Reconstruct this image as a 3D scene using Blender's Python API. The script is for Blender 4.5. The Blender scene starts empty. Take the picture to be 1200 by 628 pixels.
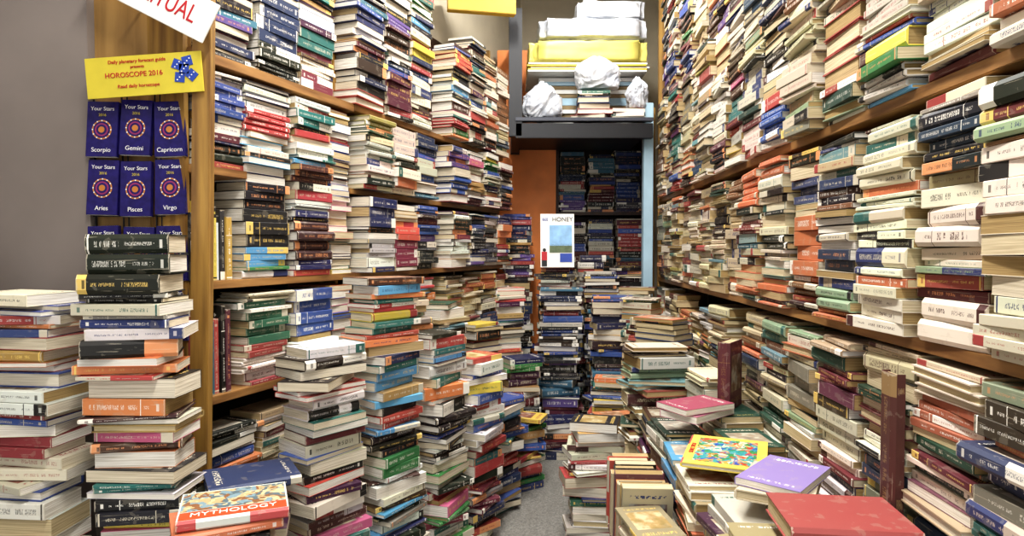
import bpy, bmesh, math, random
from mathutils import Matrix, Vector, noise
random.seed(7)
R=random.random; U=random.uniform
col=bpy.context.scene.collection

# ---------------------------------------------------------------- node helpers
def new_mat(name):
    m=bpy.data.materials.new(name); m.use_nodes=True
    nt=m.node_tree; b=nt.nodes["Principled BSDF"]; return m,nt,b
class N:
    def __init__(s,nt): s.nt=nt
    def n(s,t): return s.nt.nodes.new(t)
    def put(s,inp,v):
        if hasattr(v,'links') or isinstance(v,bpy.types.NodeSocket): s.nt.links.new(v,inp)
        else: inp.default_value=v
    def m(s,op,a,b=None,c=None):
        x=s.n('ShaderNodeMath'); x.operation=op; s.put(x.inputs[0],a)
        if b is not None: s.put(x.inputs[1],b)
        if c is not None: s.put(x.inputs[2],c)
        return x.outputs[0]
    def mix(s,f,a,b,bt='MIX'):
        x=s.n('ShaderNodeMix'); x.data_type='RGBA'; x.blend_type=bt
        s.put(x.inputs[0],f); s.put(x.inputs[6],a); s.put(x.inputs[7],b); return x.outputs[2]
    def xyz(s,a,b,c):
        x=s.n('ShaderNodeCombineXYZ'); s.put(x.inputs[0],a); s.put(x.inputs[1],b); s.put(x.inputs[2],c); return x.outputs[0]
    def white(s,v):
        x=s.n('ShaderNodeTexWhiteNoise'); x.noise_dimensions='3D'; s.put(x.inputs['Vector'],v); return x.outputs['Value']
    def rng(s,v,a,b): return s.m('MULTIPLY',s.m('GREATER_THAN',v,a),s.m('LESS_THAN',v,b))
    def noise(s,v,sc,det=3):
        x=s.n('ShaderNodeTexNoise'); s.put(x.inputs['Vector'],v); x.inputs['Scale'].default_value=sc; x.inputs['Detail'].default_value=det
        return x.outputs['Fac']
    def ramp(s,f,stops):
        x=s.n('ShaderNodeValToRGB'); s.put(x.inputs[0],f); e=x.color_ramp.elements
        e[0].position=stops[0][0]; e[0].color=(*stops[0][1],1); e[1].position=stops[1][0]; e[1].color=(*stops[1][1],1)
        for p,c in stops[2:]:
            q=e.new(p); q.color=(*c,1)
        return x.outputs[0]
def simple(name,c,rough=.6,metal=0,emit=0,var=.08,scale=30):
    m,nt,b=new_mat(name); g=N(nt)
    tc=g.n('ShaderNodeTexCoord').outputs['Object']
    f=g.noise(tc,scale,4)
    k=g.ramp(f,[(.3,tuple(x*(1-var) for x in c)),(.7,tuple(min(1,x*(1+var)) for x in c))])
    nt.links.new(k,b.inputs['Base Color']); b.inputs['Roughness'].default_value=rough; b.inputs['Metallic'].default_value=metal
    if emit: b.inputs['Emission Color'].default_value=(*c,1); b.inputs['Emission Strength'].default_value=emit
    return m
def wood(name,c1,c2,sc=(2,2,30),rough=.5):
    m,nt,b=new_mat(name); g=N(nt)
    tc=g.n('ShaderNodeTexCoord').outputs['Object']
    mp=g.n('ShaderNodeMapping'); nt.links.new(tc,mp.inputs[0]); mp.inputs['Scale'].default_value=sc
    f=g.noise(mp.outputs[0],1.6,6)
    k=g.ramp(f,[(.3,c1),(.65,c2)])
    nt.links.new(k,b.inputs['Base Color']); b.inputs['Roughness'].default_value=rough
    return m

# ---------------------------------------------------------------- book materials
def make_cover():
    m,nt,b=new_mat('book_cover'); g=N(nt)
    a1=g.n('ShaderNodeAttribute'); a1.attribute_name='c1'; a2=g.n('ShaderNodeAttribute'); a2.attribute_name='c2'
    uv=g.n('ShaderNodeUVMap'); uv.uv_map='UVMap'
    sp=g.n('ShaderNodeSeparateXYZ'); nt.links.new(uv.outputs[0],sp.inputs[0]); u,v=sp.outputs[0],sp.outputs[1]
    c1,s=a1.outputs['Color'],a1.outputs['Alpha']; c2,k=a2.outputs['Color'],a2.outputs['Alpha']
    fr=lambda q: g.m('FRACT',g.m('MULTIPLY',s,q))
    r1,r2,r3,r4,r5=fr(17.13),fr(57.7),fr(91.3),fr(133.7),fr(211.9)
    isS=g.m('GREATER_THAN',k,.75); isC=g.rng(k,.25,.75)
    # spine lettering : title (large) + author (small)
    def letters(count,rows,v0,v1,off,dens):
        LU=g.m('MULTIPLY',u,count)
        px=g.m('FLOOR',g.m('MULTIPLY',LU,4)); py=g.m('FLOOR',g.m('MULTIPLY',v,rows))
        lit=g.m('GREATER_THAN',g.white(g.xyz(px,py,g.m('MULTIPLY_ADD',s,100,off))),dens)
        gap=g.m('LESS_THAN',g.m('FRACT',LU),.78)
        word=g.m('GREATER_THAN',g.white(g.xyz(g.m('FLOOR',LU),g.m('MULTIPLY',s,50),7+off)),.17)
        return g.m('MULTIPLY',g.m('MULTIPLY',lit,gap),g.m('MULTIPLY',word,g.rng(v,v0,v1)))
    end=g.m('MULTIPLY_ADD',r3,.35,.34); st=g.m('MULTIPLY_ADD',r5,.12,.05)
    hv=g.m('MULTIPLY_ADD',r2,.11,.08)
    title=g.m('MULTIPLY',letters(g.m('MULTIPLY_ADD',r1,26,26),15,g.m('SUBTRACT',.5,hv),g.m('ADD',.5,hv),0,.40),g.rng(u,st,end))
    auth=g.m('MULTIPLY',letters(g.m('MULTIPLY_ADD',r4,20,42),18,.42,.60,3,.45),g.rng(u,g.m('ADD',end,.07),.83))
    txt=g.m('MAXIMUM',title,auth)
    band=g.m('MULTIPLY',g.m('GREATER_THAN',u,g.m('MULTIPLY_ADD',r5,.08,.82)),g.m('LESS_THAN',r2,.4))
    band=g.m('MAXIMUM',band,g.m('MULTIPLY',g.m('LESS_THAN',u,end),g.m('LESS_THAN',r4,.14)))
    band=g.m('MAXIMUM',band,g.m('MULTIPLY',g.rng(u,.025,.045),g.m('GREATER_THAN',r4,.65)))
    band=g.m('MAXIMUM',band,g.m('MULTIPLY',g.rng(u,.70,.71),g.m('GREATER_THAN',r3,.7)))
    logo=g.m('MULTIPLY',g.rng(u,.895,.93),g.m('MULTIPLY',g.rng(v,.28,.72),g.m('GREATER_THAN',r1,.45)))
    base=g.mix(band,c1,c2); tc=g.mix(band,c2,c1)
    plain=g.m('MULTIPLY',g.m('GREATER_THAN',r3,.15),g.m('MULTIPLY_ADD',r5,.35,.55))
    spine=g.mix(g.m('MULTIPLY',plain,g.m('MAXIMUM',txt,logo)),base,tc)
    # front cover
    LV=g.m('MULTIPLY',v,g.m('MULTIPLY_ADD',r1,5,8))
    lit2=g.m('GREATER_THAN',g.white(g.xyz(g.m('FLOOR',g.m('MULTIPLY',LV,4)),g.m('FLOOR',g.m('MULTIPLY',u,60)),s)),.4)
    t2=g.m('MULTIPLY',g.m('MULTIPLY',lit2,g.m('LESS_THAN',g.m('FRACT',LV),.78)),g.m('MULTIPLY',g.rng(v,.14,.86),g.m('MAXIMUM',g.rng(u,.09,.16),g.rng(u,.87,.91))))
    nz=g.noise(g.xyz(g.m('MULTIPLY',u,3),g.m('MULTIPLY',v,2),g.m('MULTIPLY',s,40)),1.7,6)
    pic=g.ramp(nz,[(.35,h('3a3128')),(.68,h('d9c9a4')),(.5,h('8a6a4a')),(.58,h('a3a596'))])
    pic=g.mix(.35,pic,c2)
    pm=g.m('MULTIPLY',g.rng(u,.26,.8),g.m('MULTIPLY',g.rng(v,.12,.88),g.m('GREATER_THAN',r2,.35)))
    cov=g.mix(t2,g.mix(pm,c1,pic),c2)
    out=g.mix(isS,g.mix(isC,c1,cov),spine)
    # wear, dust, fading
    tco=g.n('ShaderNodeTexCoord').outputs['Object']
    w=g.noise(tco,35,6); w2=g.noise(tco,9,4)
    out=g.mix(g.m('MULTIPLY',g.m('GREATER_THAN',w,.61),.16),out,(*h('b0a58f'),1))
    out=g.mix(g.m('MULTIPLY',w2,.09),out,(*h('a79b86'),1))
    w3=g.noise(tco,120,3)
    cr=g.m('MULTIPLY',isS,g.m('GREATER_THAN',g.noise(g.xyz(g.m('MULTIPLY',u,1.5),g.m('MULTIPLY',v,7),g.m('MULTIPLY',s,300)),1.6,3),.66))
    out=g.mix(g.m('MULTIPLY',cr,.35),out,(*h('c9bda4'),1))
    ed=g.m('MULTIPLY',isS,g.m('MAXIMUM',g.m('LESS_THAN',g.m('ADD',u,g.m('MULTIPLY',w3,.05)),.038),g.m('GREATER_THAN',g.m('SUBTRACT',u,g.m('MULTIPLY',w3,.05)),.962)))
    out=g.mix(g.m('MULTIPLY',ed,.5),out,(*h('cbbfa6'),1))
    hs=g.n('ShaderNodeHueSaturation'); hs.inputs['Saturation'].default_value=.90; nt.links.new(out,hs.inputs['Color']); out=hs.outputs[0]
    nt.links.new(out,b.inputs['Base Color']); b.inputs['Roughness'].default_value=.48
    b.inputs['Specular IOR Level'].default_value=.3
    return m
def make_pages():
    m,nt,b=new_mat('book_pages'); g=N(nt)
    a1=g.n('ShaderNodeAttribute'); a1.attribute_name='c1'
    uv=g.n('ShaderNodeUVMap'); uv.uv_map='UVMap'
    sp=g.n('ShaderNodeSeparateXYZ'); nt.links.new(uv.outputs[0],sp.inputs[0])
    v=g.xyz(g.m('MULTIPLY',sp.outputs[0],1.5),g.m('MULTIPLY',sp.outputs[1],28),g.m('MULTIPLY',a1.outputs['Alpha'],90))
    f=g.noise(v,1,2)
    k=g.ramp(f,[(.3,(.55,.51,.45)),(.62,(1,1,1))])
    o=g.mix(1.0,a1.outputs['Color'],k,'MULTIPLY')
    w2=g.noise(g.n('ShaderNodeTexCoord').outputs['Object'],12,4)
    o=g.mix(g.m('MULTIPLY',w2,.3),o,g.mix(1.0,o,(*h('d8c49c'),1),'MULTIPLY'))
    nt.links.new(o,b.inputs['Base Color']); b.inputs['Roughness'].default_value=.9
    return m

# ---------------------------------------------------------------- palettes (linear rgb)
def h(x):
    v=[int(x[i:i+2],16)/255 for i in (0,2,4)]
    return tuple(((c+.055)/1.055)**2.4 if c>.04 else c/12.92 for c in v)
COVER=make_cover(); PAGES=make_pages()
modern=[(h(c),w) for c,w in [('ece8e0',10),('dbd2ba',6),('121216',17),('16285c',9),('2850a0',6),('ad2026',9),('c93722',5),('dfbe2c',5),('da7526',5),('4c1d48',4),('701630',5),('1f6e68',4),('31803f',3),('4799c4',4),('c4517f',2),('46291c',5),('8a867c',3),('bf9450',3),('c8c4bb',4)]]
old=[(h(c),w) for c,w in [('e0d6bf',17),('cdbe98',14),('b39e74',11),('661c1e',7),('3e281c',6),('17181b',7),('c0652f',7),('1f4637',4),('2c405f',4),('80522c',5),('9a3828',5),('d8ccb0',14),('6f98a0',3),('a89e44',2),('6c384a',2),('e6e1d4',9),('8b8574',5),('8fa683',3)]]
dark=[(h(c),w) for c,w in [('0f1014',14),('15224e',13),('264a96',8),('561728',6),('38201a',4),('dcd4c0',6),('2f6a82',4),('a52c28',5),('c99a38',2),('46464c',4),('5e3f88',3)]]
orange=[(h(c),w) for c,w in [('d0672c',12),('e4dabe',13),('b55626',5),('d2c6a8',10),('2d545f',2),('1a1a1d',5),('8fb0a8',2),('84261f',2)]]
pagey=[(h(c),w) for c,w in [('ebe6da',9),('dacfb4',8),('a32228',5),('141418',6),('c69644',2),('28468a',4),('2c6c56',3),('c46e32',3)]]
PAL=dict(m=modern,o=old,d=dark,p=orange,w=pagey)
for kk in list(PAL): PAL[kk]=([c for c,_ in PAL[kk]],[w for _,w in PAL[kk]])
TXT=[h('ece6d8'),h('ece6d8'),h('deba50'),h('c8bea6'),h('d88a48')]
DTX=[h('151519'),h('9a241f'),h('1f2e62'),h('4a2020'),h('1f5c54')]
def lum(c): return .2*c[0]+.7*c[1]+.1*c[2]
def pick(pal):
    c=random.choices(*PAL[pal])[0]
    k=U(.68,1.12); c=tuple(max(.004,min(.9,x*k*U(.93,1.07)+U(-.008,.008))) for x in c)
    t=random.choice(TXT) if lum(c)<.28 else random.choice(DTX)
    return c,t
PG_NEW=[h('efebe2'),h('e6dfce'),h('dcd2bc'),h('efece4')]
PG_OLD=[h('d2c29c'),h('c0a97e'),h('d8caaa'),h('af9666')]

class Books:
    def __init__(s): s.v=[];s.f=[];s.mi=[];s.c1=[];s.c2=[];s.uv=[]
    def face(s,idx,mi,c1,c2,uvs): s.f.append(idx);s.mi.append(mi);s.c1.append(c1);s.c2.append(c2);s.uv.extend(uvs)
    def book(s,M,w,l,t,c,ct,pc,hard=False,seed=None):
        seed=R() if seed is None else seed
        if hard: a,bx,cc,ov=-.004,.0015,min(.0026,t*.2),.0035
        else: a,bx,cc,ov=-.0012,.0,.0011,.0006
        r=.0012 if not hard else t*.22
        P=[(-w,t),(a,t),(bx,t-r),(bx,r),(a,0),(-w,0),(-w,cc),(-cc-.001,cc),(-cc-.001,t-cc),(-w,t-cc)]
        b0=len(s.v); hl=l/2
        for y in (-hl,hl):
            for x,z in P: s.v.append(M@Vector((x,y,z)))
        C1=(*c,seed); fu=R()<.12
        for i in range(10):
            j=(i+1)%10
            kind=1.0 if i in (1,2,3) else (.5 if i in (0,4) else 0.)
            if kind==1.0: v0,v1=P[i][1]/t,P[j][1]/t
            else: v0,v1=(1 if i in (0,) else 0),(0 if i in (0,) else 1)
            q=[(0,v0),(0,v1),(1,v1),(1,v0)]
            if fu: q=[(1-a_,b_) for a_,b_ in q]
            s.face([b0+i,b0+j,b0+10+j,b0+10+i],0,C1,(*ct,kind),q)
        for o,fl in ((b0,1),(b0+10,0)):
            for q in ([0,1,8,9],[1,2,3,4,7,8],[4,5,6,7]):
                idx=[o+k for k in q]
                if fl: idx=idx[::-1]
                s.face(idx,0,C1,(*ct,0.),[(0,0)]*len(q))
        p0=len(s.v); x0,x1=-w+ov,-cc; y0=hl-ov; z0,z1=cc,t-cc
        for x,y,z in [(x0,-y0,z0),(x1,-y0,z0),(x1,-y0,z1),(x0,-y0,z1),(x0,y0,z0),(x1,y0,z0),(x1,y0,z1),(x0,y0,z1)]: s.v.append(M@Vector((x,y,z)))
        PC=(*pc,seed)
        for q in ([0,1,2,3],[5,4,7,6],[4,0,3,7]):
            s.face([p0+k for k in q],1,PC,(0,0,0,0),[(0,0),(1,0),(1,1),(0,1)])
    def finish(s,name):
        me=bpy.data.meshes.new(name); me.from_pydata(s.v,[],s.f)
        me.materials.append(COVER); me.materials.append(PAGES)
        me.polygons.foreach_set('material_index',s.mi)
        for nm,d in (('c1',s.c1),('c2',s.c2)):
            at=me.attributes.new(nm,'FLOAT_COLOR','FACE'); at.data.foreach_set('color',[x for c in d for x in c])
        uv=me.uv_layers.new(name='UVMap'); uv.data.foreach_set('uv',[x for p in s.uv for x in p])
        me.update(); o=bpy.data.objects.new(name,me); col.objects.link(o); return o

def dims(size):
    k=R()
    t=U(.008,.016) if k<.28 else (U(.016,.028) if k<.80 else U(.028,.043))
    if size=='s': return U(.103,.125),U(.164,.194),t*.92
    if size=='m': return U(.100,.145),U(.160,.210),t
    if size=='l': return U(.120,.168),U(.180,.238),t*1.1
def stack(b,cx,cy,z0,ztop,ang,pal='m',flip=.3,jit=.006,ja=3,size='m',align='c',old=False,lean=.0022,twist=.10,scale=1,drift=(0,0),tl=.45):
    z=z0; lx=ly=0; fails=0
    while True:
        w,l,t=[q*scale for q in dims(size)]
        if z+t>ztop:
            fails+=1
            if fails>5: break
            continue
        c,ct=pick(pal)
        rep=random.choice([1,1,1,1,1,2,3,4]) if align=='s' else random.choice([1,1,1,1,2])
        fl=R()<flip; hard=R()<(.4 if old else .2)
        for _ in range(rep):
            if z+t>ztop: break
            pc=random.choice(PG_OLD if (old and R()<.75) or R()<.12 else PG_NEW)
            aj=math.radians(random.gauss(0,ja))
            if align=='c' and R()<twist: aj+=math.radians(U(-25,25))
            ox,oy=random.gauss(0,jit)+lx+drift[0]*(z-z0),random.gauss(0,jit)+ly+drift[1]*(z-z0)
            M=Matrix.Translation((cx+ox,cy+oy,z))@Matrix.Rotation(ang+aj,4,'Z')
            if align=='c': M=M@Matrix.Translation((w/2,0,0))
            if fl: M=M@Matrix.Translation((-w,0,0))@Matrix.Rotation(math.pi,4,'Z')
            if z>z0+.005:
                M=M@Matrix.Translation((-w/2,0,t/2))@Matrix.Rotation(math.radians(random.gauss(0,tl)),4,'X')@Matrix.Rotation(math.radians(random.gauss(0,tl)),4,'Y')@Matrix.Translation((w/2,0,-t/2))
            if R()<.5: M=M@Matrix.Translation((0,0,t))@Matrix.Rotation(math.pi,4,'X')
            b.book(M,w,l,t,c,ct,pc,hard)
            z+=t+.0006
            if lean: lx=max(-.03,min(.03,lx+random.gauss(0,lean))); ly=max(-.03,min(.03,ly+random.gauss(0,lean)))
    return z
def upright(b,x,y,z0,n,w,l,t,c,ct,pc,hard=True,tilt=0):
    nx,ny=n
    M=Matrix(((nx,0,ny,x),(ny,0,-nx,y),(0,1,0,z0+l/2),(0,0,0,1)))
    if tilt: M=Matrix.Translation((x,y,z0))@Matrix.Rotation(tilt,4,Vector((nx,ny,0)))@Matrix.Translation((-x,-y,-z0))@M
    b.book(M,w,l,t,c,ct,pc,hard)
D=math.radians

# ---------------------------------------------------------------- generic mesh builder
class Gen:
    def __init__(s): s.bm=bmesh.new(); s.mats=[]
    def mi(s,m):
        if m not in s.mats: s.mats.append(m)
        return s.mats.index(m)
    def box(s,c,size,mat,rot=None,bev=0.0):
        M=Matrix.Translation(c)@(rot or Matrix.Identity(4))@Matrix.Diagonal((*size,1))
        t=bmesh.new(); bmesh.ops.create_cube(t,size=1,matrix=M)
        if bev: bmesh.ops.bevel(t,geom=t.edges[:],offset=bev,segments=2,affect='EDGES')
        s._add(t,mat)
    def _add(s,t,mat,smooth=False):
        k=s.mi(mat)
        for f in t.faces: f.material_index=k; f.smooth=smooth
        me=bpy.data.meshes.new('t'); t.to_mesh(me); t.free(); s.bm.from_mesh(me); bpy.data.meshes.remove(me)
    def cyl(s,M,r,d,mat,seg=32,r2=None):
        t=bmesh.new(); bmesh.ops.create_cone(t,cap_ends=True,segments=seg,radius1=r,radius2=r if r2 is None else r2,depth=d,matrix=M); s._add(t,mat)
    def text(s,st,M,size,mat,ex=.0006,align='CENTER'):
        cu=bpy.data.curves.new('t','FONT'); cu.body=st; cu.size=size; cu.extrude=ex; cu.align_x=align; cu.align_y='CENTER'
        o=bpy.data.objects.new('t',cu); col.objects.link(o)
        dg=bpy.context.evaluated_depsgraph_get(); me=bpy.data.meshes.new_from_object(o.evaluated_get(dg))
        me.transform(M)
        t=bmesh.new(); t.from_mesh(me); s._add(t,mat)
        bpy.data.objects.remove(o); bpy.data.curves.remove(cu); bpy.data.meshes.remove(me)
    def finish(s,name,parent=None):
        me=bpy.data.meshes.new(name); s.bm.to_mesh(me); s.bm.free()
        for m in s.mats: me.materials.append(m)
        o=bpy.data.objects.new(name,me); col.objects.link(o)
        if parent: o.parent=parent
        return o
def empty(name):
    o=bpy.data.objects.new(name,None); col.objects.link(o); return o
def slab(name,pts,z0,z1,mat):
    bm=bmesh.new(); a=[bm.verts.new((x,y,z0)) for x,y in pts]; b_=[bm.verts.new((x,y,z1)) for x,y in pts]
    n=len(pts); bm.faces.new(a[::-1]); bm.faces.new(b_)
    for i in range(n): bm.faces.new([a[i],a[(i+1)%n],b_[(i+1)%n],b_[i]])
    bmesh.ops.recalc_face_normals(bm,faces=bm.faces)
    me=bpy.data.meshes.new(name); bm.to_mesh(me); bm.free(); me.materials.append(mat)
    o=bpy.data.objects.new(name,me); col.objects.link(o); return o

WOOD=wood('honey_wood',h('6b4726'),h('a37a48'),(3,3,25)); WOODV=wood('post_wood',h('6e4d26'),h('a5803f'),(25,25,2))
PLY=wood('plywood',h('7a5a2e'),h('a5814a'),(14,14,1.5)); BLK=simple('black_painted_steel',h('0d0c10'),.45)
WALL=simple('cream_wall_paint',h('c2b8a2'),.8,scale=6); CEIL=simple('white_ceiling_paint',h('d8d4ca'),.9,scale=5)
TAUPE=simple('taupe_wall_paint',h('7d736c'),.85,scale=4,var=.1)
ORW=simple('orange_wall_paint',h('f29350'),.6,var=.15,scale=5); DKB=wood('dark_wood',h('2a1a12'),h('4a2f1e'),(20,20,2))
BLUEP=simple('pale_blue_paint',h('a4bfcc'),.6,scale=8); WHT=simple('white_card',h('e9e7e0'),.5,var=.02); RED=simple('red_print',h('b51f28'),.5,var=.02)
YEL=simple('yellow_card',h('cab83c'),.5,var=.05); NAVY=simple('violet_blue_cover',h('231d5c'),.25,var=.25,scale=60); GOLD=simple('orange_gold_print',h('b87838'),.4)
PINKP=simple('crimson_print',h('8c2c5c'),.4); BLKP=simple('black_print',h('1a1a1a'),.5); BLUEPR=simple('blue_print',h('2f4aa0'),.4)

# ---------------------------------------------------------------- room shell
def floor_mat():
    m,nt,b=new_mat('speckled_terrazzo'); g=N(nt); tc=g.n('ShaderNodeTexCoord').outputs['Object']
    v=g.n('ShaderNodeTexVoronoi'); nt.links.new(tc,v.inputs['Vector']); v.inputs['Scale'].default_value=170
    k=g.ramp(v.outputs['Color'],[(.15,h('6a6966')),(.9,h('9c9a93')),(.5,h('838079'))])
    f=g.noise(tc,5,4); o=g.mix(g.m('MULTIPLY',f,.6),k,(*h('76726b'),1))
    nt.links.new(o,b.inputs['Base Color']); b.inputs['Roughness'].default_value=.5; return m
slab('floor',[(-1.7,-1.2),(1.6,-1.2),(1.6,5.2),(-1.7,5.2)],-.1,0,floor_mat())
slab('ceiling',[(-1.7,-1.2),(1.6,-1.2),(1.6,5.2),(-1.7,5.2)],3.1,3.2,CEIL)
def RX(Y): return .685+.046*Y
ld=Vector((.38,1,0)).normalized(); ln=Vector((ld.y,-ld.x,0)); L0=Vector((-.805,1.7,0))
rd=Vector((.046,1,0)).normalized(); rn=Vector((-rd.y,rd.x,0)); R0=Vector((RX(.6),.6,0))
def LP(s,off=0): return L0+ld*s+ln*off
def RP(s,off=0): return R0+rd*s+rn*off
pp=(LP(.12,-.36),LP(3.6,-.36),LP(3.6,-.46),LP(.12,-.46))
slab('wall_left',[(p.x,p.y) for p in pp],0,3.1,WALL)
pp=(RP(-1.8,-.35),RP(4.5,-.35),RP(4.5,-.45),RP(-1.8,-.45))
slab('wall_right',[(p.x,p.y) for p in pp],0,3.1,WALL)
slab('wall_back',[(-.3,5.0),(1.3,5.0),(1.3,5.1),(-.3,5.1)],0,3.1,WALL)
slab('wall_left_front',[(-1.65,-1.2),(-1.55,-1.2),(-1.55,1.72),(-1.65,1.72)],0,3.1,TAUPE)
slab('wall_left_return',[(-1.55,1.68),(-1.09,1.68),(-1.09,1.73),(-1.55,1.73)],0,3.1,TAUPE)

# ---------------------------------------------------------------- left bookshelf
rotL=Matrix.Rotation(math.atan2(ld.y,ld.x),4,'Z')
def boardL(g,s0,s1,z,th=.022,dep=.30,mat=WOOD,front=0):
    c=LP((s0+s1)/2,front-dep/2); g.box((c.x,c.y,z-th/2),(s1-s0,dep,th),mat,rotL,.0015)
sh=empty('bookshelf'); LE=2.12
g=Gen()
for z in (.08,.40,.756,1.065,1.37,1.669):
    if z==1.37: boardL(g,-.03,.155,z); boardL(g,.68,LE,z,.02,.28,WOOD,-.02)
    else: boardL(g,-.03,.68,z,.028 if z==1.669 else .022); boardL(g,.68,LE,z,.022)
g.finish('boards',sh)
g=Gen()
for s in (.676,1.38,LE):
    c=LP(s,-.19); g.box((c.x,c.y,1.15),(.018,.22,2.25),WOODV,rotL,.001)
c=LP(-.035,-.16); g.box((c.x,c.y,1.15),(.016,.28,2.3),WOODV,rotL,.001)
g.box((-.793,1.655,1.0),(.046,.03,2.0),WOODV,Matrix.Rotation(D(1.2),4,'Y'),.002)
g.finish('posts',sh)
g=Gen(); c=LP(1.04,-.315); g.box((c.x,c.y,1.15),(2.16,.008,2.3),DKB,rotL); g.finish('back_panel',sh)

angL=math.atan2(ln.y,ln.x)
def fillL(z0,z1,s0,s1,pal,flip=.12,size='s',fr=(.75,1.),old=False,off=0,ja=2.2,jit=.006,endstack=None):
    b=Books(); s=s0; L=.194
    while s+L<=s1+.012:
        p=LP(s+L/2,U(-.02,.012)+off); top=z0+(z1-z0)*U(*fr)
        stack(b,p.x,p.y,z0,top,angL,random.choice(pal),flip,jit,ja,size,'s',old,lean=.0008)
        s+=L+.004
    if endstack:
        p=LP(s+.058,-.095+off); stack(b,p.x,p.y,z0,z0+(z1-z0)*U(*fr),angL-math.pi/2,endstack,.5,.004,1.5,'s','c',old,lean=.0006,twist=0)
    return b
NM='shelved_books'
fillL(1.669,2.30,.0,.66,'mmd',fr=(.93,.99),flip=.15).finish(NM)
fillL(1.669,2.32,.67,1.37,'mmd',fr=(.9,.98),off=.02).finish(NM)
fillL(1.669,2.25,1.37,2.18,'mod',fr=(.72,.95),off=.045).finish(NM)
b=Books(); p=LP(.07,-.01)
stack(b,p.x,p.y,1.37,1.640,angL,'d',.0,.004,1.5,'s','s')
b.finish(NM)
b=fillL(1.065,1.645,.145,.56,'mw',fr=(.96,.995),flip=.3,endstack='m')
cs=['1a1a1e','d8b82c','e2dfd6','1a1a1e','d9c33a','cfd7da','2b2b30','b8922a']
s=-.02
for i,cx in enumerate(cs):
    t=U(.013,.020); p=LP(s,-.01+U(-.008,.004)); c=h(cx)
    upright(b,p.x,p.y,1.066,(ln.x,ln.y),.12,U(.17,.21),t,c,DTX[0] if lum(c)>.3 else TXT[0],PG_NEW[0],False)
    s+=t+.001
b.finish(NM)
OF=.035
fillL(1.37,1.655,.69,1.37,'mdo',fr=(.88,1.),off=OF,flip=.2).finish(NM)
fillL(1.37,1.655,1.37,2.18,'mdo',fr=(.88,1.),off=OF+.01,flip=.25,ja=3).finish(NM)
fillL(1.065,1.355,.69,1.37,'mdm',fr=(.9,1.),off=OF,flip=.2).finish(NM)
fillL(1.065,1.355,1.37,2.18,'mdo',fr=(.88,1.),off=OF+.01,flip=.25,ja=3).finish(NM)
b=fillL(.756,1.04,.145,.56,'mw',fr=(.92,1.),flip=.2,endstack='m')
s=-.02
for i in range(7):
    t=U(.012,.022); p=LP(s,-.01+U(-.01,.0)); c,ct=pick('d')
    upright(b,p.x,p.y,.757,(ln.x,ln.y),.13,U(.19,.25),t,c,ct,PG_NEW[0],False,0)
    s+=t+.001
b.finish(NM)
fillL(.756,1.04,.69,1.37,'mo',fr=(.85,1.),old=True,off=.02,flip=.25,ja=4).finish(NM)
fillL(.756,1.04,1.37,2.18,'o',fr=(.85,1.),old=True,off=.02,flip=.25,ja=4).finish(NM)
for z0,z1 in ((.40,.73),(.08,.37)):
    fillL(z0,z1,0,.66,'mo',fr=(.8,1.),old=True,ja=4).finish(NM)
    fillL(z0,z1,.69,LE,'mo',fr=(.8,1.),old=True,ja=4).finish(NM)

# ---------------------------------------------------------------- right bookshelf
rotR=Matrix.Rotation(math.atan2(rd.y,rd.x),4,'Z'); angR=math.atan2(rn.y,rn.x)
RL=3.30
sh=empty('bookshelf'); g=Gen()
for z,th in ((.10,.025),(.50,.025),(.985,.024),(1.45,.024),(2.78,.03)):
    c=RP(RL/2,-.163); g.box((c.x,c.y,z-th/2),(RL,.30,th),WOOD,rotR,.0015)
g.finish('boards',sh); g=Gen()
for s in (-.02,RL+.01):
    c=RP(s,-.16); g.box((c.x,c.y,1.4),(.02,.30,2.8),WOODV,rotR)
g.finish('posts',sh); g=Gen(); c=RP(RL/2,-.318); g.box((c.x,c.y,1.4),(RL,.008,2.8),DKB,rotR); g.finish('back_panel',sh)
def fillR(z0,z1,s0,s1,pal,flip=.12,size='s',fr=(.8,1.),old=True,off=.006,uprights=0.,L=.197,ja=2.6,jit=.007):
    b=Books(); s=s0
    while s+L<=s1+.005:
        if R()<uprights:
            q=s; 
            while q<s+L-.03:
                t=U(.02,.034); p=RP(q+t,U(-.015,.005)+off); c,ct=pick(random.choice(pal))
                upright(b,p.x,p.y,z0+.001,(rn.x,rn.y),.13,min(z1-z0-.03,U(.19,.24)),t,c,ct,random.choice(PG_OLD),True)
                q+=t+.001
            zz=z0+.245
            if z1-zz>.06:
                p=RP(s+L/2,-.01+off); stack(b,p.x,p.y,zz,z1-.004,angR,random.choice(pal),flip,.005,2,size,'s',old,lean=.0004)
        else:
            p=RP(s+L/2,U(-.018,.012)+off)
            stack(b,p.x,p.y,z0,z0+(z1-z0)*U(*fr)-.002,angR,random.choice(pal),flip,jit,ja,size,'s',old,lean=.0009)
        s+=L+.004
    return b
fillR(1.45,2.0,.0,RL,'oomo',fr=(.99,1.),flip=.18).finish(NM)
fillR(2.0,2.74,.0,RL,'omdo',fr=(.85,1.),flip=.2,off=-.01,ja=3).finish(NM)
fillR(.985,1.424,.0,RL,'ooop',fr=(.96,1.),uprights=.10,flip=.15).finish(NM)
fillR(.50,.960,.0,1.8,'opoo',fr=(.97,1.),flip=.12,size='s').finish(NM)
fillR(.50,.95,1.81,RL,'oo',fr=(.8,1.),flip=.35,ja=4).finish(NM)
fillR(.10,.47,.0,RL,'o',fr=(.8,.95)).finish(NM)

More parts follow.
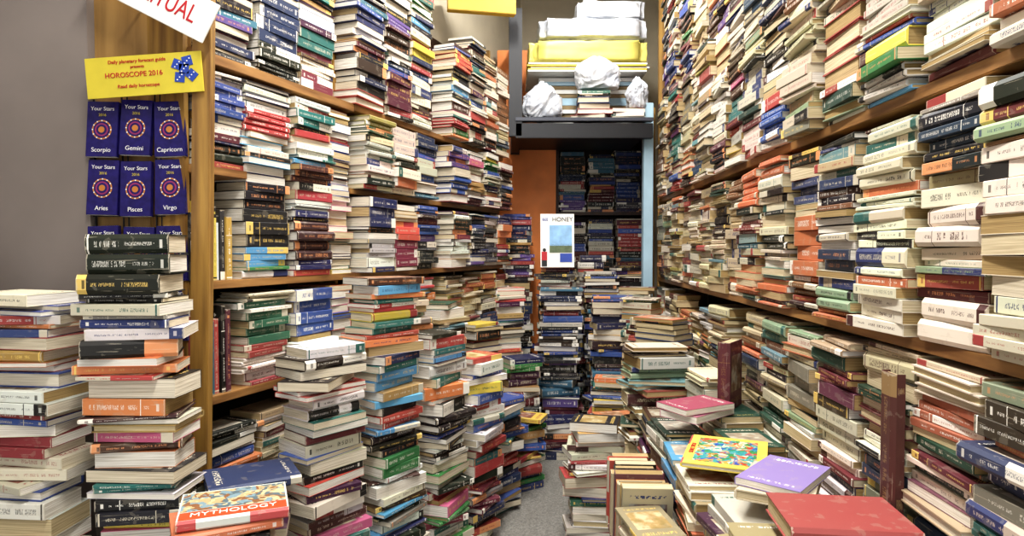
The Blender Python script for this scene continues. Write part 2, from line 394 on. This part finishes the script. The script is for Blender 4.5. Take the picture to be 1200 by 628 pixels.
# ---------------------------------------------------------------- floor stacks
ST='book_stack'; tops={}
rb=random.Random(3)
def fs(key,x,y,top,ang,pal='m',z0=0,drift=None,**k):
    if drift is None: drift=(rb.uniform(-.025,.025),rb.uniform(-.025,.025))
    b=Books(); z=stack(b,x,y,z0,top,D(ang),pal,drift=drift,**k); tops[key]=z; b.finish(ST); return z
fs('A',-.80,1.45,1.185,-84,'m',flip=.35,size='m',jit=.007,ja=5,twist=.06,drift=(-.05,0))
fs('A2',-1.06,1.46,1.06,-96,'w',flip=.4,size='m',jit=.01,ja=5,drift=(-.04,0))
fs('A3',-1.31,1.48,1.14,-88,'m',flip=.3,size='m',jit=.01,ja=5,drift=(-.03,0))
fs('art',-.575,1.31,.60,-75,'w',flip=.5,size='m',jit=.012,ja=9)
fs('art2',-.80,1.2,.50,-95,'w',flip=.5,size='l',jit=.012,ja=7)
fs('art3',-1.05,1.18,.5,-85,'m',flip=.5,size='l',jit=.012,ja=7)
fs('blue',-.63,1.51,.60,-75,'m',flip=.4,size='m',jit=.01,ja=5)
fs('S1',-.500,1.76,.90,-38,'m',flip=.12,size='m',jit=.008,ja=5)
fs('S2',-.375,2.02,1.07,-35,'m',flip=.12,size='m',jit=.008,ja=6,drift=(-.02,0))
fs('S3',-.255,2.28,.86,-30,'m',flip=.15,size='m',jit=.008,ja=6,drift=(-.02,0))
fs('S4',-.16,2.54,.74,-35,'m',flip=.2,size='m',jit=.008,ja=7)
fs('S5',-.075,2.84,.50,-40,'m',flip=.25,size='m',jit=.01,ja=9)
fs('S6',.045,3.12,.36,-60,'m',flip=.3,size='m',jit=.012,ja=10)
fs('S7',.04,4.02,1.37,-90,'d',flip=.15,size='m',drift=(0,0))
fs('S9',-.04,3.62,.95,-60,'m',flip=.3,size='m')
fs('S9b',.02,3.36,.6,-70,'m',flip=.35,size='m',ja=6)
fs('S10',-.17,3.13,.80,-40,'m',flip=.35,size='m',old=True,ja=8)
fs('S11',-.295,2.80,.92,-30,'o',flip=.35,size='m',old=True,ja=8)
fs('S12',-.43,2.45,.98,-35,'o',flip=.35,size='m',old=True,ja=8)
fs('S13',-.60,2.06,.86,-30,'m',flip=.3,size='m')
fs('B1',.27,3.58,.94,-92,'d',flip=.2,size='l',jit=.009,ja=5)
fs('B0',.25,3.86,1.045,-90,'d',flip=.15,size='m',drift=(0,0))
fs('B5',.29,4.12,1.10,-90,'d',flip=.15,size='m',drift=(0,0))
fs('B2',.525,3.55,.90,-95,'d',flip=.2,size='l',jit=.012,ja=5)
fs('B3',.51,3.84,1.02,-90,'d',flip=.15,size='m',drift=(0,0))
fs('B3b',.52,4.10,1.12,-90,'d',flip=.15,size='m',drift=(0,0))
fs('B4',.735,4.02,1.05,-90,'d',flip=.25,size='m',drift=(0,0))
fs('B7',.735,3.62,.95,-110,'o',flip=.35,size='m',old=True,ja=6)
fs('B8',.70,3.32,.90,-120,'o',flip=.4,size='m',old=True,ja=8)
fs('B9',.50,3.22,.52,-100,'m',flip=.35,size='m',ja=9)
fs('R1',.345,2.62,.465,-95,'w',flip=.45,size='l',jit=.012,ja=6)
fs('R3',.64,3.05,.84,-130,'o',flip=.4,size='m',old=True,ja=8)
fs('R3b',.66,2.80,.86,-140,'o',flip=.4,size='m',old=True,ja=8)
fs('R2',.565,2.50,.80,-85,'o',flip=.8,size='l',old=True,ja=9,jit=.012)
fs('R2b',.46,2.90,.42,-95,'w',flip=.5,size='m',ja=10)
ys=[.72+.222*i for i in range(8)]
H1=[.64,.64,.63,.60,.60,.62,.64,.72]; H2=[.60,.63,.62,.59,.58,.58,.60,.58]
for i,y in enumerate(ys):
    fs(('D1',i),RX(y)-.10,y,H1[i],180+rb.uniform(-6,6),'o',flip=.3,size='m',old=True,jit=.003,ja=2,twist=0,drift=(0,0))
    fs(('D2',i),RX(y)-.25,y,H2[i],180+rb.uniform(-6,6),'om'[i%2],flip=.25,size='m',old=True,jit=.004,ja=3,twist=.03,drift=(0,0))
    if i<7: fs(('D3',i),RX(y)-.40,y,(.42+.012*i) if i<5 else .27,180+rb.uniform(-8,8),'ow'[i%2],flip=.25,size='m',old=True,jit=.006,ja=4,twist=.05,drift=(0,0))
b=Books(); y=1.75; zz=max(tops[('D3',5)],tops[('D3',6)])+.02
for i in range(11):
    t=U(.018,.034); c,ct=pick('om'[i%2]); l=U(.19,.225)
    upright(b,RX(y)-.47+U(-.01,.01),y,zz,(-1,.05),U(.11,.14),l,t,c,ct,random.choice(PG_OLD),R()<.4,D(-9))
    y+=t+.003
b.finish(ST)

def lay(name,x,y,z,ang,w,l,t,c,ct,pc=PG_NEW[0],hard=True,tilt=None,seed=None):
    b=Books(); M=Matrix.Translation((x,y,z))@Matrix.Rotation(D(ang),4,'Z')@(tilt or Matrix.Identity(4))@Matrix.Translation((w/2,0,0))
    b.book(M,w,l,t,h(c),h(ct),pc,hard,seed); return b.finish(name),M
def D_(*ii): return max(max(tops[('D1',i)],tops[('D2',i)]) for i in ii)
z=D_(1,2)+.004
lay('red_leather_book',.595,1.165,z,-97,.165,.215,.036,'9a3430','9a3430',PG_OLD[0],True,None,.0005)
z=D_(2,3)+.004
lay('hardcover_book',.585,1.40,z,150,.15,.21,.022,'cfc0a2','3b2a5a',PG_OLD[2])
lay('paperback_book',.592,1.40,z+.0235,138,.135,.20,.016,'8a74b2','e6e2d6',PG_NEW[0],False,None,.33)
def pic_mat(name,cols,scale=14):
    m,nt,b=new_mat(name); g=N(nt); tc=g.n('ShaderNodeTexCoord').outputs['Object']
    nz=g.n('ShaderNodeTexNoise'); nz.inputs['Scale'].default_value=25; nt.links.new(tc,nz.inputs['Vector'])
    v=g.n('ShaderNodeTexVoronoi'); nt.links.new(g.mix(.10,tc,nz.outputs['Color']),v.inputs['Vector']); v.inputs['Scale'].default_value=scale
    sp=g.n('ShaderNodeSeparateXYZ'); nt.links.new(v.outputs['Color'],sp.inputs[0])
    x=g.n('ShaderNodeValToRGB'); x.color_ramp.interpolation='CONSTANT'; nt.links.new(sp.outputs[0],x.inputs[0])
    e=x.color_ramp.elements
    for i,c in enumerate(cols):
        q=e[i] if i<2 else e.new(i/len(cols)); q.position=i/len(cols); q.color=(*h(c),1)
    nt.links.new(x.outputs[0],b.inputs['Base Color']); b.inputs['Roughness'].default_value=.35; return m
PIC=pic_mat('storybook_picture',['3f9aa0','c9452f','e3d9b8','3f8c4f','d99a4a','2f54a8','c0a080','5aa8a0'],75)
PIC2=pic_mat('engraving_picture',['b9a47a','7f979f','5f7076','c9b990','8a6040'],60)
z=D_(3,4)+.014
o,M=lay('childrens_picture_book',.56,1.68,z,158,.20,.26,.012,'dcc22a','b52a2a',PG_NEW[0],True,None,.0005)
g=Gen(); g.box(M@Vector((-.10,0,.0125)),(.150,.205,.001),PIC,M.to_3x3().to_4x4())
g.text('FOLK TALES',M@Matrix.Translation((-.014,0,.0128))@Matrix.Rotation(D(90),4,'Z'),.016,RED); q=g.finish('cover_picture'); q.parent=o
z=D_(5,6)+.004
lay('paperback_book',.57,1.98,z,130,.13,.2,.022,'b0627e','e6e2d6',PG_NEW[0],False)
lay('paperback_book',.56,1.97,z+.024,118,.13,.195,.018,'9c3252','e6e2d6',PG_NEW[0],False)
z=tops['art']+.003
lay('paperback_book',-.585,1.31,z,-60,.14,.20,.02,'c0622c','e2dfd6')
o,M=lay('art_history_book',-.575,1.33,z+.021,-68,.155,.205,.022,'ccd0c6','b52a2a',PG_NEW[0],True,None,.0005)
g=Gen(); g.box(M@Vector((-.098,0,.0225)),(.10,.198,.001),PIC2,M.to_3x3().to_4x4()); g.box(M@Vector((-.024,0,.0225)),(.038,.198,.001),simple('orange_band',h('c0502a'),.4),M.to_3x3().to_4x4())
g.text('MYTHOLOGY',M@Matrix.Translation((-.024,0,.0232))@Matrix.Rotation(D(90),4,'Z'),.026,WHT); q=g.finish('cover_print'); q.parent=o
z=tops['blue']+.003
lay('hardcover_book',-.62,1.53,z,-60,.15,.20,.022,'22335c','c8c0ab')
b=Books(); yy=1.20
upright(b,RX(yy)-.028,yy,D_(1,2)+.003,(-1,.046),.02,.28,.055,h('4e201c'),h('8e7040'),PG_OLD[0],True); 
b.finish('leather_volume')
b=Books(); upright(b,.685,2.03,tops[('D1',6)]+.003,(-.6,-.8),.12,.215,.04,h('5a1e28'),h('7a522c'),PG_OLD[0],True); b.finish('leather_volume')

# ---------------------------------------------------------------- horoscope rack on plywood
g=Gen(); g.box((-.965,1.72,1.3),(.25,.02,2.6),PLY); g.finish('plywood_panel')
rk=empty('horoscope_book_rack')
rx=Matrix.Rotation(D(90),4,'X')
signs=['Leo','Aries','Cancer','Capricorn','Libra','Virgo','Gemini','Taurus','Pisces','Scorpio']
X0=-.877; PX=.086; k=0; NC=3
g=Gen()
for ci in range(NC):
    x=X0-ci*PX
    for dx in (-.036,.036): g.box((x+dx,1.695,1.15),(.003,.003,.80),BLK)
for zz in (1.40,1.24,1.09,.93): g.box((X0-PX,1.692,zz-.004),(.26,.003,.003),BLK)
g.finish('wire_frame',rk)
for ci in range(NC):
    for ri,zt in enumerate((1.530,1.378,1.208,1.058,.90)):
        x=X0-ci*PX+U(-.003,.003); hh=.142; zc=zt-hh/2+U(-.003,.003); y=1.675
        Rr=Matrix.Rotation(D(U(-2.5,2.5)),4,'Y')@Matrix.Rotation(D(-4),4,'X')
        T=Matrix.Translation((x,y,zc))@Rr
        g=Gen()
        g.box(T.translation,(.079,.014,hh),NAVY,Rr,.0008)
        g.box(T@Vector((0,.001,0)),(.075,.011,hh+.0005),WHT,Rr)
        for r,mt,dy in ((.025,GOLD,-.0073),(.0215,NAVY,-.0078),(.017,PINKP,-.0083),(.013,NAVY,-.0086),(.008,GOLD,-.0089)):
            g.cyl(T@Matrix.Translation((0,dy,-.002))@rx,r,.0006,mt,32)
        for q in range(12):
            an=q*math.pi/6; g.box(T@Vector((.0233*math.cos(an),-.0082,-.002+.0233*math.sin(an))),(.003,.0006,.003),WHT,Rr)
        g.text('Your Stars',T@Matrix.Translation((0,-.0076,.052))@rx,.014,WHT,.0002)
        g.text('2016',T@Matrix.Translation((0,-.0076,.036))@rx,.010,YEL,.0002)
        g.text(signs[(ci*3+ri*2+3)%10],T@Matrix.Translation((0,-.0076,-.054))@rx,.016,WHT,.0002)
        g.finish('zodiac_book_%d'%k,rk); k+=1
g=Gen(); Rr=Matrix.Rotation(D(-4),4,'Y'); T=Matrix.Translation((-.915,1.628,1.583))@Rr
g.box(T.translation,(.29,.004,.100),YEL,Rr,.0005)
g.text('Daily planetary forecast guide',T@Matrix.Translation((-.015,-.003,.036))@rx,.012,RED); g.text('presents',T@Matrix.Translation((-.015,-.003,.022))@rx,.010,RED)
g.text('HOROSCOPE 2016',T@Matrix.Translation((-.025,-.003,.003))@rx,.0175,RED)
g.text('Read daily horoscope',T@Matrix.Translation((-.015,-.003,-.025))@rx,.012,RED)
for dx,dz,an in ((.085,.02,20),(.11,.027,-15),(.089,-.012,5),(.119,-.008,40),(.101,.008,0)):
    g.box(T@Vector((dx,-.003,dz)),(.024,.002,.024),BLUEPR,Matrix.Rotation(D(an),4,'Y'))
    for ex,ez in ((-.006,-.006),(.006,.006),(0,0)): g.box(T@Vector((dx+ex,-.0042,dz+ez)),(.003,.001,.003),WHT,Matrix.Rotation(D(an),4,'Y'))
g.finish('horoscope_header_card')
g=Gen(); Rr=Matrix.Rotation(D(27),4,'Y'); T=Matrix.Translation((-.885,1.60,1.775))@Rr
g.box(T.translation,(.34,.006,.102),WHT,Rr,.0015); g.text('SPIRITUAL',T@Matrix.Translation((.030,-.004,0))@rx@Matrix.Diagonal((.70,1.0,1,1)),.062,RED)
g.cyl(T@Matrix.Translation((-.06,.055,.03))@rx,.003,.11,BLK,12)
g.finish('section_sign')

# ---------------------------------------------------------------- far end
g=Gen(); g.box((.10,4.46,1.25),(.40,.04,2.5),ORW,None,.004); g.finish('partition_panel')
sh=empty('bookcase'); g=Gen()
for x in (.315,.915): g.box((x,4.68,1.0),(.022,.30,2.0),DKB,None,.002)
for z in (.05,.48,.93,1.41,1.97): g.box((.615,4.68,z-.011),(.58,.30,.022),DKB,None,.002)
g.box((.615,4.84,1.0),(.58,.01,2.0),DKB); g.finish('frame',sh)
b=Books()
for z0,z1 in ((.93,1.385),(1.41,1.86),(.48,.90)):
    for x in (.425,.617,.808):
        stack(b,x,4.54,z0,z0+(z1-z0)*U(.88,1),D(-90),'d',.03,.003,1,'s','s',scale=.98)
b.finish(NM)
lf=empty('storage_loft'); g=Gen()
g.box((.02,3.72,2.15),(.075,.05,.72),BLK,None,.003); g.box((.41,3.72,1.822),(.78,.05,.085),BLK,None,.003)
g.box((.41,4.08,1.84),(.78,.72,.03),BLK); g.box((.02,4.40,2.15),(.06,.05,.72),BLK); g.box((.41,3.715,1.885),(.78,.06,.02),simple('grey_shelf_edge',h('3c3e48'),.4),None,.002)
g.box((.02,4.08,1.83),(.05,.68,.07),BLK); g.box((.02,4.06,2.49),(.04,.68,.03),BLK)
g.finish('frame',lf)
g=Gen(); g.box((.795,3.82,1.0),(.055,.06,2.0),BLUEP,None,.003); g.finish('painted_pillar')
g=Gen(); g.box((.845,3.935,1.0),(.03,.04,2.0),WOODV,None,.002); g.finish('wooden_post')
g=Gen(); g.box((-.16,3.45,2.44),(.36,.05,.10),simple('yellow_beam',h('c8a234'),.5),Matrix.Rotation(D(12),4,'Z'),.003)
g.box((-.16,3.62,2.56),(.36,.35,.02),DKB,Matrix.Rotation(D(12),4,'Z')); g.finish('beam')

def lumpy(name,c,size,mat,amp,freq,seed,sph=False):
    bm=bmesh.new()
    if sph: bmesh.ops.create_icosphere(bm,subdivisions=6,radius=.5)
    else:
        bmesh.ops.create_cube(bm,size=1); bmesh.ops.bevel(bm,geom=bm.edges[:],offset=.08,segments=3,affect='EDGES')
        bmesh.ops.subdivide_edges(bm,edges=bm.edges[:],cuts=9,use_grid_fill=True)
    for v in bm.verts:
        d0=v.co.normalized()
        if sph: # boxy pillow base shape
            e=.7; v.co=Vector([math.copysign(abs(k*2)**e,k)*.5 for k in v.co])
        p=Vector((v.co.x*size[0],v.co.y*size[1],v.co.z*size[2]))
        q=p*freq+Vector((seed,seed*2,seed*.5))
        wv=Vector((noise.noise(q*.8+Vector((3,1,2))),noise.noise(q*.8+Vector((9,4,1))),noise.noise(q*.8)))*1.1
        q=q+wv; q.z*=.6
        d=.7*noise.noise(q)+.45*(1-2*abs(noise.noise(q*1.2)))+.28*(1-2*abs(noise.noise(q*2.6)))+.16*(1-2*abs(noise.noise(q*5)))
        p+=d0*(d-.4)*amp
        if sph:
            k=max(0,d0.z-.6); an=math.atan2(d0.y,d0.x)
            p.x*=1-1.3*k; p.y*=1-1.3*k; p.z+=k*.45*size[2]+.3*k*amp*math.sin(an*9+seed)
            lo=-size[2]*.42
            if p.z<lo: p.z=lo+(p.z-lo)*.1
        v.co=p+Vector(c)
    for f in bm.faces: f.smooth=True
    me=bpy.data.meshes.new(name); bm.to_mesh(me); bm.free(); me.materials.append(mat)
    o=bpy.data.objects.new(name,me); col.objects.link(o); return o
PLAS,nt_,bb=new_mat('white_plastic'); 
gg=N(nt_); nt_.links.new(gg.ramp(gg.noise(gg.n('ShaderNodeTexCoord').outputs['Object'],14,4),[(.3,h('a4a8b0')),(.6,h('ccced0'))]),bb.inputs['Base Color']); bb.inputs['Roughness'].default_value=.32
YP=simple('yellow_wrapping',h('cfc468'),.4,var=.12,scale=10)
CARD=simple('kraft_card',h('8b7858'),.8,var=.1)
g=Gen()
for i in range(12):
    z=1.90+i*.024; g.box((.46+U(-.012,.012),4.17+U(-.01,.01),z+.0115),(.58,.42,.022),random.choice([CARD,BLK,WHT,CARD,BLUEP]),Matrix.Rotation(D(U(-1,1)),4,'Z'))
g.finish('paper_stack')
lumpy('yellow_wrapped_bundle',(.45,4.10,2.32),(.70,.5,.13),YP,.012,9,1.3)
g=Gen()
for i in range(5): g.box((.45+U(-.012,.012),4.10+U(-.01,.01),2.243-.011*i),(.70,.5,.009),YEL if i%2 else WHT,Matrix.Rotation(D(U(-1.5,1.5)),4,'Z'))
g.finish('paper_sheets')
lumpy('white_wrapped_bundle',(.48,4.12,2.46),(.64,.5,.12),PLAS,.022,7,4.1)
lumpy('white_wrapped_bundle',(.60,4.14,2.59),(.40,.42,.11),PLAS,.022,8,9.1)
lumpy('plastic_bag',(.18,3.82,1.985),(.22,.17,.18),PLAS,.034,8,2.2,sph=True)
lumpy('plastic_bag',(.50,3.82,2.150),(.25,.17,.17),PLAS,.034,8,5.5,sph=True)
lumpy('plastic_bag',(.735,3.83,2.04),(.12,.15,.17),PLAS,.026,9,7.7,sph=True)
b=Books(); stack(b,.47,3.80,1.896,2.06,D(-90),'w',.5,.006,3,'m'); stack(b,.67,3.80,1.896,1.96,D(-90),'w',.5,.004,3,'s'); b.finish(ST)
POST_BL=simple('poster_sky',h('8fb8dc'),.5,var=.2,scale=20); POST_G=simple('poster_hills',h('5d6a4c'),.5,var=.3,scale=40)
g=Gen(); Rr=Matrix.Rotation(D(-5),4,'X'); T=Matrix.Translation((.262,3.755,1.20))@Rr
g.box(T.translation,(.195,.004,.31),WHT,Rr)
g.box(T@Vector((.02,-.003,.03)),(.13,.002,.12),POST_BL,Rr); g.box(T@Vector((.02,-.003,-.045)),(.13,.002,.05),POST_G,Rr)
g.box(T@Vector((.05,-.003,-.10)),(.07,.002,.05),BLUEPR,Rr)
g.cyl(T@Matrix.Translation((-.075,-.003,-.055))@rx,.010,.002,BLKP,20); g.box(T@Vector((-.075,-.003,-.09)),(.032,.002,.05),RED,Rr); g.box(T@Vector((-.075,-.003,-.132)),(.03,.002,.035),BLKP,Rr)
g.text('HONEY',T@Matrix.Translation((.03,-.004,.122))@rx,.035,BLKP); g.text('BEE',T@Matrix.Translation((-.07,-.004,.122))@rx,.022,BLUEPR)
g.finish('poster')

# ---------------------------------------------------------------- lamps
TUBE=simple('tube_glow',(1,.97,.9),.5,emit=12,var=0)
for i,(x,y,e) in enumerate(((-.1,.2,40),(-.1,1.7,42),(.35,3.1,27))):
    g=Gen(); g.box((x,y,3.06),(.09,1.2,.06),WHT,None,.004)
    g.cyl(Matrix.Translation((x,y,3.01))@rx,.014,1.18,TUBE,20); g.finish('ceiling_tube_light')
    l=bpy.data.lights.new('tube_lamp','AREA'); l.shape='RECTANGLE'; l.size=.12; l.size_y=1.15; l.energy=e; l.color=(1,.99,.975)
    o=bpy.data.objects.new('tube_lamp',l); o.location=(x,y,2.985); col.objects.link(o)
w=bpy.data.worlds.new('daylight'); bpy.context.scene.world=w; w.use_nodes=True
w.node_tree.nodes['Background'].inputs[0].default_value=(.90,.95,1,1); w.node_tree.nodes['Background'].inputs[1].default_value=1.45

# ---------------------------------------------------------------- camera
cam=bpy.data.cameras.new('camera'); cam.sensor_width=36; cam.lens=22.8; cam.clip_start=.05
co=bpy.data.objects.new('camera',cam); col.objects.link(co); co.location=(0,0,1.15); co.rotation_euler=(D(90-1.66),0,0)
sc=bpy.context.scene; sc.camera=co
sc.view_settings.view_transform='Standard'
for lk in ('Medium High Contrast','None'):
    try: sc.view_settings.look=lk; break
    except Exception as e: print(e)
sc.view_settings.exposure=0.28
